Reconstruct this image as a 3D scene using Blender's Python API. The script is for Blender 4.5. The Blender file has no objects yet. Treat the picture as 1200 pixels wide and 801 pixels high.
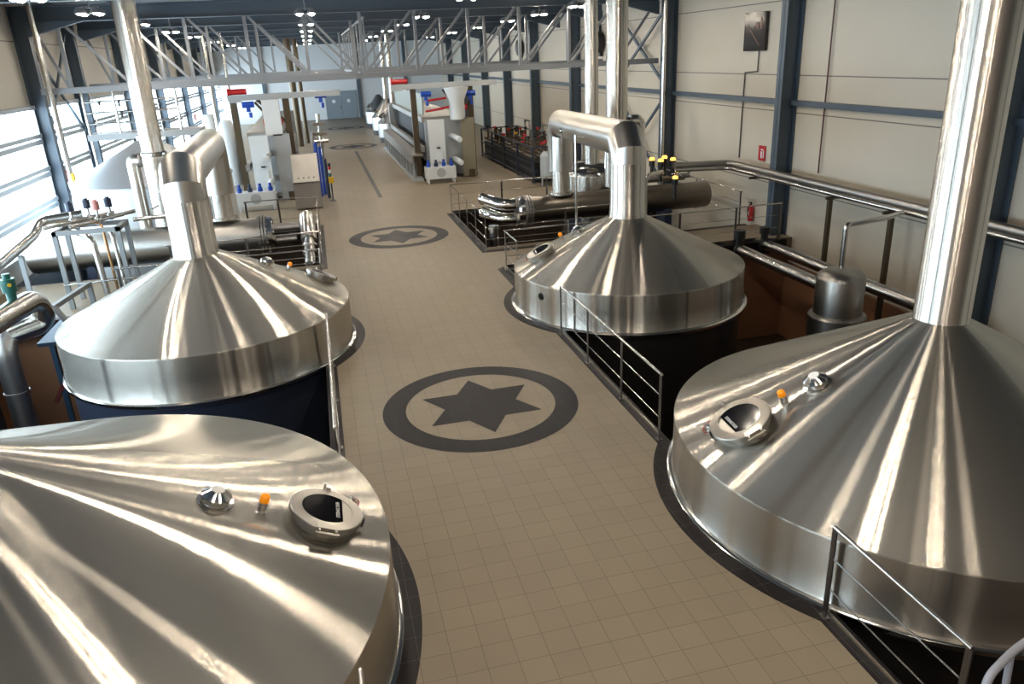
import bpy, bmesh, math, random
from mathutils import Vector, Matrix
from math import pi, sin, cos, radians as R_

random.seed(7)
sc = bpy.context.scene

# ------------------------------------------------------------------ camera
cd = bpy.data.cameras.new('camera')
cam = bpy.data.objects.new('camera', cd)
sc.collection.objects.link(cam)
cd.sensor_width = 36.0
cd.lens = 886.04 / 1200 * 36
cd.clip_start = 0.05
cd.clip_end = 300
YAW, PITCH, ROLL = .2312, .3641, .0468
_f = Vector((sin(YAW), cos(YAW), 0)); _r = Vector((cos(YAW), -sin(YAW), 0)); _d = Vector((0, 0, -1))
_f2 = _f * cos(PITCH) + _d * sin(PITCH); _d2 = _d * cos(PITCH) - _f * sin(PITCH)
_r3 = _r * cos(ROLL) + _d2 * sin(ROLL); _d3 = _d2 * cos(ROLL) - _r * sin(ROLL)
_m = Matrix((_r3, -_d3, -_f2)).transposed().to_4x4()
_m.translation = Vector((0, 0, 5.3))
cam.matrix_world = _m
sc.camera = cam

# ------------------------------------------------------------------ world, exposure
sc.view_settings.view_transform = 'Standard'
sc.view_settings.look = 'None'
sc.view_settings.exposure = 0.1
sc.view_settings.gamma = 1.0
sc.view_settings.use_curve_mapping = False
w = bpy.data.worlds.new('world'); sc.world = w
w.use_nodes = True
bg = w.node_tree.nodes['Background']
bg.inputs[0].default_value = (0.76, 0.89, 1.0, 1)
bg.inputs[1].default_value = 15.0
sc.cycles.max_bounces = 8
sc.cycles.diffuse_bounces = 4
sc.cycles.glossy_bounces = 4
sc.cycles.transparent_max_bounces = 8
sc.cycles.sample_clamp_indirect = 6.0
sc.cycles.caustics_reflective = False
sc.cycles.caustics_refractive = False
sc.cycles.use_denoising = True
LAMP = 350.0          # strength of one lamp's light discs
XL, XR = -8.5, 12.9   # hall walls
YB, YE = -3.0, 80.0
ZC = 7.45
PIT = -3.0

# daylight through the window bands: portals that steer the sky's own light
def portal(loc, sx, sy, rot):
    l = bpy.data.lights.new('window_portal', 'AREA'); l.shape = 'RECTANGLE'; l.size = sx; l.size_y = sy
    l.cycles.is_portal = True
    o = bpy.data.objects.new('window_portal', l); sc.collection.objects.link(o)
    o.location = loc; o.rotation_euler = rot
portal((XL - .12, 38.0, 2.6), 3.9, 82, (0, R_(-90), 0))

# ------------------------------------------------------------------ materials
MATS = {}
def nt(name):
    m = bpy.data.materials.new(name); m.use_nodes = True
    return m, m.node_tree, m.node_tree.nodes['Principled BSDF']
def mat(name, col, rough=.5, metal=0., spec=.5, emit=None, estr=0., aniso=0., axis='Z', arot=.25, noise=0., nscale=8.):
    if name in MATS: return MATS[name]
    m, t, b = nt(name)
    b.inputs['Base Color'].default_value = (*col, 1)
    b.inputs['Roughness'].default_value = rough
    b.inputs['Metallic'].default_value = metal
    b.inputs['Specular IOR Level'].default_value = spec
    if emit:
        b.inputs['Emission Color'].default_value = (*emit, 1); b.inputs['Emission Strength'].default_value = estr
    if aniso:
        b.inputs['Anisotropic'].default_value = aniso
        b.inputs['Anisotropic Rotation'].default_value = arot
        tg = t.nodes.new('ShaderNodeTangent'); tg.direction_type = 'RADIAL'; tg.axis = axis
        t.links.new(tg.outputs[0], b.inputs['Tangent'])
    if noise:
        tc = t.nodes.new('ShaderNodeTexCoord'); n = t.nodes.new('ShaderNodeTexNoise')
        n.inputs['Scale'].default_value = nscale; n.inputs['Detail'].default_value = 4
        t.links.new(tc.outputs['Object'], n.inputs['Vector'])
        mx = t.nodes.new('ShaderNodeMix'); mx.data_type = 'RGBA'
        mx.inputs[6].default_value = (*[c * (1 - noise) for c in col], 1)
        mx.inputs[7].default_value = (*[min(1, c * (1 + noise)) for c in col], 1)
        t.links.new(n.outputs['Fac'], mx.inputs[0]); t.links.new(mx.outputs[2], b.inputs['Base Color'])
    MATS[name] = m
    return m
def brushed(name, col, rough, aniso, axis='Z', broad=.5, mixf=.5):
    """Brushed sheet steel: a sharp lobe drawn out across the rolled grain and a soft lobe from the matt ground."""
    if name in MATS: return MATS[name]
    m, t, b = nt(name); out = t.nodes['Material Output']
    b.inputs['Base Color'].default_value = (*col, 1); b.inputs['Metallic'].default_value = 1.0; b.inputs['Roughness'].default_value = broad
    g = t.nodes.new('ShaderNodeBsdfAnisotropic'); g.inputs['Color'].default_value = (*col, 1)
    g.inputs['Roughness'].default_value = rough; g.inputs['Anisotropy'].default_value = aniso
    tg = t.nodes.new('ShaderNodeTangent'); tg.direction_type = 'RADIAL'; tg.axis = axis
    t.links.new(tg.outputs[0], g.inputs['Tangent'])
    mx = t.nodes.new('ShaderNodeMixShader'); mx.inputs[0].default_value = mixf
    t.links.new(g.outputs[0], mx.inputs[1]); t.links.new(b.outputs[0], mx.inputs[2]); t.links.new(mx.outputs[0], out.inputs[0])
    MATS[name] = m
    return m
STEEL = brushed('brushed_steel_dome', (.50, .475, .425), .21, .86, broad=.5, mixf=.25)
SKIRT = brushed('brushed_steel_skirt', (.52, .49, .44), .19, .82, broad=.5, mixf=.2)
PIPEZ = brushed('steel_pipe_upright', (.62, .59, .54), .20, .8, broad=.45, mixf=.2)
PIPE = mat('steel_pipe', (.60, .58, .55), .24, 1.0)
PIPED = mat('steel_pipe_dull', (.40, .38, .36), .38, 1.0)
DUCTM = mat('duct_sheet_steel', (.58, .555, .515), .30, 1.0)
POLISH = mat('polished_steel', (.72, .70, .67), .12, 1.0)
LIGHTST = mat('light_satin_steel', (.52, .51, .50), .34, 1.0)
OLIVE = mat('olive_beige_plate', (.30, .27, .20), .35, .4)
MANM = mat('manhole_steel', (.40, .38, .345), .30, 1.0)
RAILM = mat('rail_steel', (.62, .60, .57), .22, 1.0)
RAILD = mat('rail_flat_steel', (.16, .15, .145), .35, 1.0)
SHELL = mat('vessel_shell_steel', (.40, .38, .35), .36, 1.0, noise=.12, nscale=3)
SHELLD = mat('vessel_shell_steel_darker', (.20, .175, .145), .36, 1.0, noise=.12, nscale=3)  # darker, browner copy of the vessel shell steel
BODY = mat('tank_lower_cladding', (.035, .045, .075), .34, .3)  # navy tint carries the window daylight on the left tanks' cladding
BODYR = mat('tank_lower_cladding_shaded', (.018, .016, .015), .35, .2)  # same cladding on the right tanks, with the dimmer side's shade in its colour
BLACKGL = mat('black_sight_glass', (.005, .005, .006), .08, 0, .12)
BLACK = mat('black_plastic', (.012, .012, .013), .4)
ORANGE = mat('orange_lamp_cap', (.95, .30, .01), .25, emit=(1., .30, .0), estr=.25)
REDC = mat('red_cable', (.30, .02, .015), .45)
WHITETXT = mat('white_lettering', (.85, .85, .85), .5)
COLM = mat('blue_grey_steel_paint', (.075, .103, .135), .42)
TRUSSM = mat('grey_steel_paint', (.22, .23, .245), .42)
CEILM = mat('dark_ceiling_deck', (.10, .115, .14), .7)
WPAINT = mat('white_wall_paint', (.78, .79, .80), .7)
GREYDOOR = mat('grey_door_paint', (.24, .29, .33), .45)
WHITEP = mat('white_machine_paint', (.68, .71, .72), .35)
GREYP = mat('grey_machine_paint', (.40, .42, .43), .4)
BLUEP = mat('blue_motor_paint', (.01, .06, .40), .35)
REDP = mat('red_paint', (.50, .012, .015), .35)
GREENP = mat('green_actuator_paint', (.01, .10, .08), .35)
YELP = mat('yellow_paint', (.75, .45, .02), .4)
BROWNP = mat('bronze_brown_steel', (.11, .085, .055), .35, .7)
PLATEM = mat('dark_filter_plates', (.020, .022, .026), .45)
WINF = mat('window_frame_aluminium', (.44, .48, .52), .45, .2)
DKTILE = None

def tile_floor(name, col, mort, size, rough, var=.05, spec=.5):
    m, t, b = nt(name)
    tc = t.nodes.new('ShaderNodeTexCoord')
    br = t.nodes.new('ShaderNodeTexBrick')
    br.offset = 0.0; br.squash = 1.0
    br.inputs['Scale'].default_value = 1.0
    br.inputs['Mortar Size'].default_value = .0035
    br.inputs['Mortar Smooth'].default_value = .3
    br.inputs['Brick Width'].default_value = size
    br.inputs['Row Height'].default_value = size
    br.inputs['Color1'].default_value = (*[c * (1 - var) for c in col], 1)
    br.inputs['Color2'].default_value = (*[c * (1 + var) for c in col], 1)
    br.inputs['Mortar'].default_value = (*mort, 1)
    t.links.new(tc.outputs['Object'], br.inputs['Vector'])
    n = t.nodes.new('ShaderNodeTexNoise'); n.inputs['Scale'].default_value = .9; n.inputs['Detail'].default_value = 5
    t.links.new(tc.outputs['Object'], n.inputs['Vector'])
    mr = t.nodes.new('ShaderNodeMapRange'); mr.inputs[3].default_value = .88; mr.inputs[4].default_value = 1.12
    t.links.new(n.outputs['Fac'], mr.inputs[0])
    mx = t.nodes.new('ShaderNodeMix'); mx.data_type = 'RGBA'; mx.blend_type = 'MULTIPLY'; mx.inputs[0].default_value = 1
    t.links.new(br.outputs['Color'], mx.inputs[6]); t.links.new(mr.outputs[0], mx.inputs[7])
    t.links.new(mx.outputs[2], b.inputs['Base Color'])
    mr2 = t.nodes.new('ShaderNodeMapRange'); mr2.inputs[3].default_value = rough - .08; mr2.inputs[4].default_value = rough + .1
    t.links.new(n.outputs['Fac'], mr2.inputs[0]); t.links.new(mr2.outputs[0], b.inputs['Roughness'])
    b.inputs['Specular IOR Level'].default_value = spec
    return m
FLOORM = tile_floor('beige_floor_tiles', (.255, .208, .148), (.145, .115, .08), .3, .44, .035, .25)
DKTILE = tile_floor('dark_border_tiles', (.014, .011, .011), (.06, .05, .047), .3, .42, .06, .16)
DKMARK = tile_floor('dark_inlay_tiles', (.012, .010, .0115), (.03, .027, .027), .3, .42, .05, .14)
PITFLOOR = tile_floor('pit_tiles_reflected_brown', (.045, .027, .018), (.03, .018, .012), .3, .4, .1)  # brown carries the gallery's warm reflection and the pit's dark in the colour
PITWALL = mat('pit_wall_reflected_brown', (.27, .125, .062), .55, noise=.15, nscale=2)  # brown colour stands in for the gallery's warm reflection over the pit

def panel_wall(name, col, joints_z, axis_y_joint=None):
    """Insulated wall panels: dark joints at given heights."""
    m, t, b = nt(name)
    tc = t.nodes.new('ShaderNodeTexCoord'); sp = t.nodes.new('ShaderNodeSeparateXYZ')
    t.links.new(tc.outputs['Object'], sp.inputs[0])
    prev = None
    for z in joints_z:
        s = t.nodes.new('ShaderNodeMath'); s.operation = 'SUBTRACT'; s.inputs[1].default_value = z
        t.links.new(sp.outputs['Z'], s.inputs[0])
        a = t.nodes.new('ShaderNodeMath'); a.operation = 'ABSOLUTE'; t.links.new(s.outputs[0], a.inputs[0])
        l = t.nodes.new('ShaderNodeMath'); l.operation = 'LESS_THAN'; l.inputs[1].default_value = .014
        t.links.new(a.outputs[0], l.inputs[0])
        if prev is None: prev = l.outputs[0]
        else:
            mxm = t.nodes.new('ShaderNodeMath'); mxm.operation = 'MAXIMUM'
            t.links.new(prev, mxm.inputs[0]); t.links.new(l.outputs[0], mxm.inputs[1]); prev = mxm.outputs[0]
    n = t.nodes.new('ShaderNodeTexNoise'); n.inputs['Scale'].default_value = .5
    t.links.new(tc.outputs['Object'], n.inputs['Vector'])
    m0 = t.nodes.new('ShaderNodeMix'); m0.data_type = 'RGBA'
    m0.inputs[6].default_value = (*[c * .95 for c in col], 1); m0.inputs[7].default_value = (*[c * 1.05 for c in col], 1)
    t.links.new(n.outputs['Fac'], m0.inputs[0])
    mx = t.nodes.new('ShaderNodeMix'); mx.data_type = 'RGBA'
    mx.inputs[7].default_value = (*[c * .28 for c in col], 1)
    t.links.new(m0.outputs[2], mx.inputs[6]); t.links.new(prev, mx.inputs[0])
    t.links.new(mx.outputs[2], b.inputs['Base Color'])
    b.inputs['Roughness'].default_value = .55
    return m
WALLR = panel_wall('beige_wall_panels', (.63, .57, .47), (1.35, 3.42, 4.4, 6.33))
WALLL = panel_wall('cream_wall_panels', (.56, .53, .47), (6.28, ))

def glass_mat():
    m = bpy.data.materials.new('window_glass'); m.use_nodes = True; t = m.node_tree
    t.nodes.clear()
    o = t.nodes.new('ShaderNodeOutputMaterial'); mx = t.nodes.new('ShaderNodeMixShader')
    tr = t.nodes.new('ShaderNodeBsdfTransparent'); gl = t.nodes.new('ShaderNodeBsdfGlossy')
    tr.inputs[0].default_value = (.93, .96, .97, 1); gl.inputs['Roughness'].default_value = .02
    mx.inputs[0].default_value = .06
    t.links.new(tr.outputs[0], mx.inputs[1]); t.links.new(gl.outputs[0], mx.inputs[2]); t.links.new(mx.outputs[0], o.inputs[0])
    return m
GLASS = glass_mat()

# ------------------------------------------------------------------ mesh helpers
class MB:
    def __init__(s): s.bm = bmesh.new()
    def box(s, c, d, rot=None):
        M = Matrix.Translation(c) @ (rot.to_4x4() if rot is not None else Matrix.Identity(4)) @ Matrix.Diagonal((*d, 1))
        bmesh.ops.create_cube(s.bm, size=1.0, matrix=M); return s
    def box2(s, a, b):
        return s.box([(a[i] + b[i]) / 2 for i in range(3)], [abs(b[i] - a[i]) for i in range(3)])
    def bar(s, p, q, w, h):
        """rectangular bar from p to q, w across horizontally, h the other way"""
        p, q = Vector(p), Vector(q); d = q - p; L = d.length; d.normalize()
        up = Vector((0, 0, 1)) if abs(d.z) < .95 else Vector((0, 1, 0))
        x = d.cross(up).normalized(); z = x.cross(d)
        return s.box((p + q) / 2, (w, L, h), Matrix((x, d, z)).transposed())
    def lathe(s, prof, c=(0, 0, 0), axis=(0, 0, 1), n=48, cap=True):
        axis = Vector(axis).normalized()
        ref = Vector((0, 0, 1)) if abs(axis.z) < .9 else Vector((1, 0, 0))
        u = axis.cross(ref).normalized() if abs(axis.z) < .9 else Vector((1, 0, 0))
        v = axis.cross(u)
        c = Vector(c); rings = []
        for r, h in prof:
            if r < 1e-6: rings.append([s.bm.verts.new(c + axis * h)])
            else: rings.append([s.bm.verts.new(c + axis * h + (u * cos(2 * pi * i / n) + v * sin(2 * pi * i / n)) * r) for i in range(n)])
        for a, b in zip(rings, rings[1:]):
            for i in range(n):
                j = (i + 1) % n
                if len(a) == 1 and len(b) == 1: continue
                if len(a) == 1: f = (a[0], b[j], b[i])
                elif len(b) == 1: f = (a[i], a[j], b[0])
                else: f = (a[i], a[j], b[j], b[i])
                try: s.bm.faces.new(f)
                except ValueError: pass
        if cap:
            for rg, fl in ((rings[0], True), (rings[-1], False)):
                if len(rg) > 2:
                    try: s.bm.faces.new(rg[::-1] if fl else rg)
                    except ValueError: pass
        return s
    def cyl(s, p, q, r, n=16, r2=None):
        p, q = Vector(p), Vector(q)
        return s.lathe([(r, 0), (r if r2 is None else r2, (q - p).length)], p, q - p, n)
    def tube(s, pts, r, n=12, bend=None, closed=False, seg=5):
        """pipe along a path; corners are rounded by bend radius"""
        P = [Vector(p) for p in pts]
        if bend:
            out = [P[0]]
            for i in range(1, len(P) - 1):
                a, b, c_ = P[i - 1], P[i], P[i + 1]
                d1 = (a - b).normalized(); d2 = (c_ - b).normalized()
                k = min(bend, (a - b).length * .49, (c_ - b).length * .49)
                for j in range(seg + 1):
                    t = j / seg
                    out.append((b + d1 * k) * (1 - t) ** 2 + b * 2 * t * (1 - t) + (b + d2 * k) * t ** 2)
            out.append(P[-1]); P = out
        rings = []; prevx = None
        for i, p in enumerate(P):
            if i == 0: d = P[1] - p
            elif i == len(P) - 1: d = p - P[i - 1]
            else: d = (P[i + 1] - p).normalized() + (p - P[i - 1]).normalized()
            d.normalize()
            if prevx is None:
                ref = Vector((0, 0, 1)) if abs(d.z) < .9 else Vector((1, 0, 0))
                x = d.cross(ref).normalized()
            else:
                x = (prevx - d * prevx.dot(d)).normalized()
            prevx = x; y = d.cross(x)
            k = 1.0
            if 0 < i < len(P) - 1:
                cs = (P[i + 1] - p).normalized().dot((p - P[i - 1]).normalized())
                k = 1 / max(.5, math.sqrt((1 + cs) / 2))
                # stretch in the bend plane only
                bn = ((P[i + 1] - p).normalized() - (p - P[i - 1]).normalized())
                if bn.length > 1e-5: bn.normalize()
                else: bn = None; k = 1
            else: bn = None
            ring = []
            for j in range(n):
                o = (x * cos(2 * pi * j / n) + y * sin(2 * pi * j / n)) * r
                if bn is not None: o = o + bn * o.dot(bn) * (k - 1)
                ring.append(s.bm.verts.new(p + o))
            rings.append(ring)
        for a, b in zip(rings, rings[1:]):
            for j in range(n):
                s.bm.faces.new((a[j], a[(j + 1) % n], b[(j + 1) % n], b[j]))
        s.bm.faces.new(rings[0][::-1]); s.bm.faces.new(rings[-1])
        return s
    def prism(s, poly, z0, z1):
        a = [s.bm.verts.new((x, y, z0)) for x, y in poly]; b = [s.bm.verts.new((x, y, z1)) for x, y in poly]
        s.bm.faces.new(a[::-1]); s.bm.faces.new(b)
        for i in range(len(a)):
            j = (i + 1) % len(a); s.bm.faces.new((a[i], a[j], b[j], b[i]))
        return s
    def sphere(s, c, r, n=16, sc_=(1, 1, 1)):
        bmesh.ops.create_uvsphere(s.bm, u_segments=n, v_segments=max(6, n // 2), radius=r,
                                  matrix=Matrix.Translation(c) @ Matrix.Diagonal((*sc_, 1))); return s
    def torus(s, c, R, r, axis=(0, 0, 1), n=48, m=8):
        prof = [(R + r * cos(2 * pi * k / m), r * sin(2 * pi * k / m)) for k in range(m + 1)]
        s.lathe(prof, c, axis, n, cap=False); bmesh.ops.remove_doubles(s.bm, verts=s.bm.verts, dist=1e-6); return s
    def xf(s, M):
        bmesh.ops.transform(s.bm, matrix=M, verts=s.bm.verts); return s

def wloc(o):
    v = Vector((0, 0, 0))
    while o: v += o.location; o = o.parent
    return v
def obj(name, mb, m, parent=None, loc=None, smooth=35, label=None):
    """one mesh object; vertices are given in world space and kept relative to its parent's base (or loc)"""
    me = bpy.data.meshes.new(name)
    bmesh.ops.recalc_face_normals(mb.bm, faces=mb.bm.faces)
    org = wloc(parent) if parent else Vector((0, 0, 0))
    if loc is not None: L = Vector(loc)
    elif parent is None:
        vs = [v.co for v in mb.bm.verts]
        L = Vector(((min(v.x for v in vs) + max(v.x for v in vs)) / 2, (min(v.y for v in vs) + max(v.y for v in vs)) / 2, min(v.z for v in vs)))
    else: L = org
    bmesh.ops.translate(mb.bm, verts=mb.bm.verts, vec=-L)
    mb.bm.to_mesh(me); mb.bm.free()
    me.materials.append(m)
    me.shade_smooth()
    me.set_sharp_from_angle(angle=R_(smooth))
    o = bpy.data.objects.new(name, me); sc.collection.objects.link(o)
    if parent: o.parent = parent
    o.location = L - org
    if label: o['label'] = label
    return o
def tag(o, label, cat, group=None):
    o['label'] = label; o['category'] = cat
    if group: o['group'] = group
    return o
def thing(name, label, cat, loc, group=None):
    o = bpy.data.objects.new(name, None); sc.collection.objects.link(o)
    o.location = loc; o.empty_display_size = .1
    return tag(o, label, cat, group)
def struct(name, mb, m, parent=None, smooth=35, loc=(0, 0, 0)):
    o = obj(name, mb, m, parent, smooth=smooth, loc=None if parent else loc)
    if not parent: o['kind'] = 'structure'
    return o
def dup(root, loc, label=None, group=None):
    r = root.copy(); sc.collection.objects.link(r); r.location = loc
    if label: r['label'] = label
    if group: r['group'] = group
    def rec(a, b):
        for ch in list(a.children):
            c = ch.copy(); sc.collection.objects.link(c); c.parent = b; rec(ch, c)
    rec(root, r)
    return r

# ------------------------------------------------------------------ hall plan
T = dict(RN=dict(c=(6.83, 6.95), R=3.03, fl=3.10, zr=.78, za=2.18, rp=.305),
         RF=dict(c=(6.37, 15.43), R=2.54, fl=2.63, zr=.82, za=1.87, rp=.385),
         LN=dict(c=(-3.67, 6.64), R=3.86, fl=3.91, zr=.86, za=2.35, rp=.42),
         LF=dict(c=(-2.50, 15.30), R=2.70, fl=2.76, zr=.85, za=1.97, rp=.40))
BW = .18
XA, XB = -.2, 4.15      # aisle edges
SW = .2                 # width of the dark strip along the pit edges
Y1, Y2, Y3 = 18.9, 20.8, 27.0   # pit ends at Y1; second pit from Y2 to Y3

def arc_notch(c, rad, x_edge, side, n=40):
    """points, by rising y, where a circle reaches over the vertical line x = x_edge into the aisle"""
    h = math.sqrt(rad ** 2 - (c[0] - x_edge) ** 2)
    a = math.atan2(h, abs(c[0] - x_edge))
    pts = []
    for i in range(n + 1):
        t = -a + 2 * a * i / n
        pts.append((c[0] + side * rad * cos(t), c[1] + rad * sin(t)))
    return pts
def edge_path(xe, side, off, names):
    """the aisle's pit edge with the tanks' borders bulging in; off shifts towards the pit"""
    pts = [(xe + off * (-side), YB)]
    for nme in names:
        t = T[nme]; pts += arc_notch(t['c'], t['fl'] + BW - off * (BW / SW), xe + off * (-side), side)
    pts.append((xe + off * (-side), Y1 + off))
    return pts
right_out = edge_path(XB, -1, 0, ['RN', 'RF'])
left_out = edge_path(XA, 1, 0, ['LN', 'LF'])
FT = -.35
# aisle + cross walks + rear floor
fl = MB()
fl.prism(left_out + right_out[::-1], FT, 0)
fl.box2((XA, Y1, FT), (XB, Y3, 0))
fl.box2((XL, Y1, FT), (XA, Y2, 0)); fl.box2((XB, Y1, FT), (XR, Y2, 0))
fl.box2((XL, Y2, FT), (-4.6, 22.3, 0))
fl.box2((-2.9, Y3, FT), (XR, YE, 0)); fl.box2((XL, Y3 + 2.2, FT), (-2.9, YE, 0))
floor = struct('floor', fl, FLOORM)
struct('pit_floor', MB().box2((XL, YB, PIT - .2), (XR, Y3 + 3, PIT)), PITFLOOR)
struct('wall_pit_front', MB().box2((XL, Y1 + .1, PIT), (XR, Y1 + .25, FT)), PITWALL)
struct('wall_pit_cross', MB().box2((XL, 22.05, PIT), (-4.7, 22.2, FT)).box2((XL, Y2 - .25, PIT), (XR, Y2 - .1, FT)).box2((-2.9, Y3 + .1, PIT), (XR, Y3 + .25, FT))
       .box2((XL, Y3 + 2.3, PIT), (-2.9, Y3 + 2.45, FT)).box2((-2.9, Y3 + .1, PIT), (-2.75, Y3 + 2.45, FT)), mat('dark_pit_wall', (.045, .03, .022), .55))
struct('wall_pit_outer', MB().box2((XR - .12, YB, PIT), (XR - .02, Y1 + .1, -.75)), PITWALL)
struct('wall_pit_window_side', MB().box2((XL + .02, YB, PIT), (XL + .3, Y3 + 2.3, -.02)), mat('navy_pit_wall', (.03, .04, .055), .5))

# dark border tiles along the pit edges and around the tanks
def strip(poly_out, poly_in, z0, z1):
    return MB().prism(poly_out + poly_in[::-1], z0, z1)
right_in = edge_path(XB, -1, SW, ['RN', 'RF'])
left_in = edge_path(XA, 1, SW, ['LN', 'LF'])
struct('trim_1', strip(right_out, right_in, FT, .004), DKTILE)
struct('trim_2', strip(left_out, left_in, FT, .004), DKTILE)
struct('trim_3', MB().box2((XB + SW, Y1 - .2, FT), (XR - .3, Y1, .004)), DKTILE)
struct('trim_4', MB().box2((XL + .3, Y1 - .2, FT), (XA - SW, Y1, .004)), DKTILE)
struct('trim_5', MB().box2((XB, Y2, FT), (XB + SW, Y3, .005)).box2((XB, Y2, FT), (XR - .3, Y2 + SW, .004)).box2((XB, Y3 - SW, FT), (XR - .3, Y3, .004)), DKTILE)
struct('trim_6', MB().box2((XA - SW, Y2, FT), (XA, Y3, .005)).box2((-4.6, Y2, FT), (XA, Y2 + SW, .004)).box2((-4.6, Y2, FT), (-4.4, 22.3, .004)).box2((-2.9, Y3 - SW, FT), (XA, Y3, .004)), DKTILE)

# inlaid ring and six pointed star
def marking(cx, cy, rot, Ro=1.58, Ri=1.21, Rs=1.02):
    mb = MB(); n = 72; z = .003
    vo = [mb.bm.verts.new((cx + Ro * cos(2 * pi * i / n), cy + Ro * sin(2 * pi * i / n), z)) for i in range(n)]
    vi = [mb.bm.verts.new((cx + Ri * cos(2 * pi * i / n), cy + Ri * sin(2 * pi * i / n), z)) for i in range(n)]
    for i in range(n):
        j = (i + 1) % n; mb.bm.faces.new((vo[i], vo[j], vi[j], vi[i]))
    st = []
    for k in range(12):
        r = Rs if k % 2 == 0 else Rs / math.sqrt(3)
        a = rot + k * pi / 6
        st.append(mb.bm.verts.new((cx + r * cos(a), cy + r * sin(a), z)))
    mb.bm.faces.new(st)
    return mb
for cx, cy in ((2.01, 10.96), (2.11, 24.0), (2.2, 52.5), (2.4, 68.0)):
    struct('floor_marking', marking(cx, cy, 2.626), DKMARK)
struct('floor_drain_line', MB().box2((2.11, 31.7, 0), (2.27, 49.5, .004)), mat('drain_grate', (.035, .037, .04), .5))

# ------------------------------------------------------------------ walls, windows, ceiling
struct('wall_right', MB().box2((XR, YB, PIT), (XR + .2, YE, ZC)), WALLR)
struct('wall_left', MB().box2((XL - .2, YB, 4.42), (XL, YE, ZC)).box2((XL - .2, YB, PIT), (XL, YE, .55)), WALLL)
struct('wall_far', MB().box2((XL, YE, PIT), (XR, YE + .2, ZC)), WPAINT)
struct('wall_back', MB().box2((XL, YB - .2, PIT), (XR, YB, ZC)), mat('back_wall_paint', (.30, .24, .20), .6))
struct('ceiling', MB().box2((XL - .2, YB - .2, ZC), (XR + .2, YE + .2, ZC + .2)), CEILM)
for x in (-7.8, -5.6, -2.6, 0, 2.0, 4.2, 6.0, 7.8, 10.2, 11.8):
    struct('ceiling_beam', MB().box2((x - .07, YB, ZC - .2), (x + .07, YE, ZC)), COLM)

ROWL = [-1.0, 4.6, 12.2, 20.0, 27.5, 32.4, 40, 48, 57, 65, 73]     # frames on the window side
ROWR = [-1.0, 4.6, 12.05, 19.35, 26.9, 37.5, 44.8, 51.5, 58.5, 66, 73.5]
def hcol(x, y, web, side):
    mb = MB(); fx = x + side * web
    mb.box2((x, y - .15, PIT), (x + side * .025, y + .15, ZC - .2)).box2((fx - side * .025, y - .15, PIT), (fx, y + .15, ZC - .2))
    mb.box2((x, y - .012, PIT), (fx, y + .012, ZC - .2))
    return mb
for y in ROWL: struct('column', hcol(XL + .02, y, .42, 1), COLM)
for y in ROWR: struct('column', hcol(XR - .02, y, .5, -1), COLM)
def roof_beam(y, zb=6.78):
    mb = MB(); x0, x1 = XL + .45, XR - .53
    mb.box2((x0, y - .15, zb), (x1, y + .15, zb + .03)).box2((x0, y - .15, zb + .42), (x1, y + .15, zb + .45)).box2((x0, y - .012, zb + .02), (x1, y + .012, zb + .43))
    for x, s in ((x0, 1), (x1, -1)):   # haunches
        v = [mb.bm.verts.new(p) for p in ((x, y - .1, zb), (x + s * 1.6, y - .1, zb), (x, y - .1, zb - .4), (x, y + .1, zb), (x + s * 1.6, y + .1, zb), (x, y + .1, zb - .4))]
        for f in ((0, 1, 2), (3, 5, 4), (0, 3, 4, 1), (1, 4, 5, 2), (2, 5, 3, 0)): mb.bm.faces.new([v[i] for i in f])
    return mb
BEAMS = [4.6, 12.1, 19.8, 27.3, 33.0, 39.0, 45.5, 52.0, 58.5, 65.5, 73]
for y in BEAMS: struct('roof_beam', roof_beam(y), COLM)

# right wall: horizontal girt, X braces
struct('wall_beam', MB().box2((XR - .16, YB, 3.62), (XR, YE, 3.76)), COLM)
# window bands on the left
edges = [YB] + ROWL[1:] + [YE]
n_w = 0
for a, b in zip(edges, edges[1:]):
    n_w += 1
    y0, y1 = a + .16, b - .16
    f = MB()
    for z in (.58, 1.6, 2.55, 3.54, 4.38):
        f.box2((XL - .06, y0, z - .06), (XL + .14, y1, z + .06))
    for z in (1.6, 2.55, 3.54):
        f.box2((XL + .0, y0, z - .25), (XL + .12, y1, z - .12))
    m_ = max(2, round((y1 - y0) / 1.55))
    f.box2((XL - .06, y0, .55), (XL + .1, y0 + .06, 4.42)).box2((XL - .06, y1 - .06, .55), (XL + .1, y1, 4.42))
    for k in range(1, m_):
        y = y0 + (y1 - y0) * k / m_
        f.box2((XL - .07, y - .012, .55), (XL - .05, y + .012, 4.42))
    fr = struct('window_%d' % n_w, f, WINF)
    struct('pane', MB().box2((XL - .1, y0, .55), (XL - .09, y1, 4.42)), GLASS, fr)

# far door: two leaves with round lights
d1 = struct('door_1', MB().box2((1.15, YE - .12, 0), (1.23, YE, 2.6)).box2((4.1, YE - .12, 0), (4.18, YE, 2.6)).box2((1.15, YE - .12, 2.52), (4.18, YE, 2.6)), GREYDOOR)
for x0, x1, hx in ((1.24, 2.66, 2.5), (2.68, 4.09, 2.85)):
    lf = struct('door_leaf', MB().box2((x0, YE - .1, .02), (x1, YE - .03, 2.5)), GREYDOOR, d1)
    struct('porthole', MB().cyl(((x0 + x1) / 2, YE - .11, 1.65), ((x0 + x1) / 2, YE - .1, 1.65), .17, 24), WPAINT, lf)
struct('door_handle', MB().cyl((2.6, YE - .18, 1.05), (2.6, YE - .1, 1.05), .06), BLACK, d1)
for x in (-4.4, 4.5, 9.2):
    struct('column', MB().box2((x - .15, YE - .3, 0), (x + .15, YE - .02, ZC)), COLM)

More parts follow.
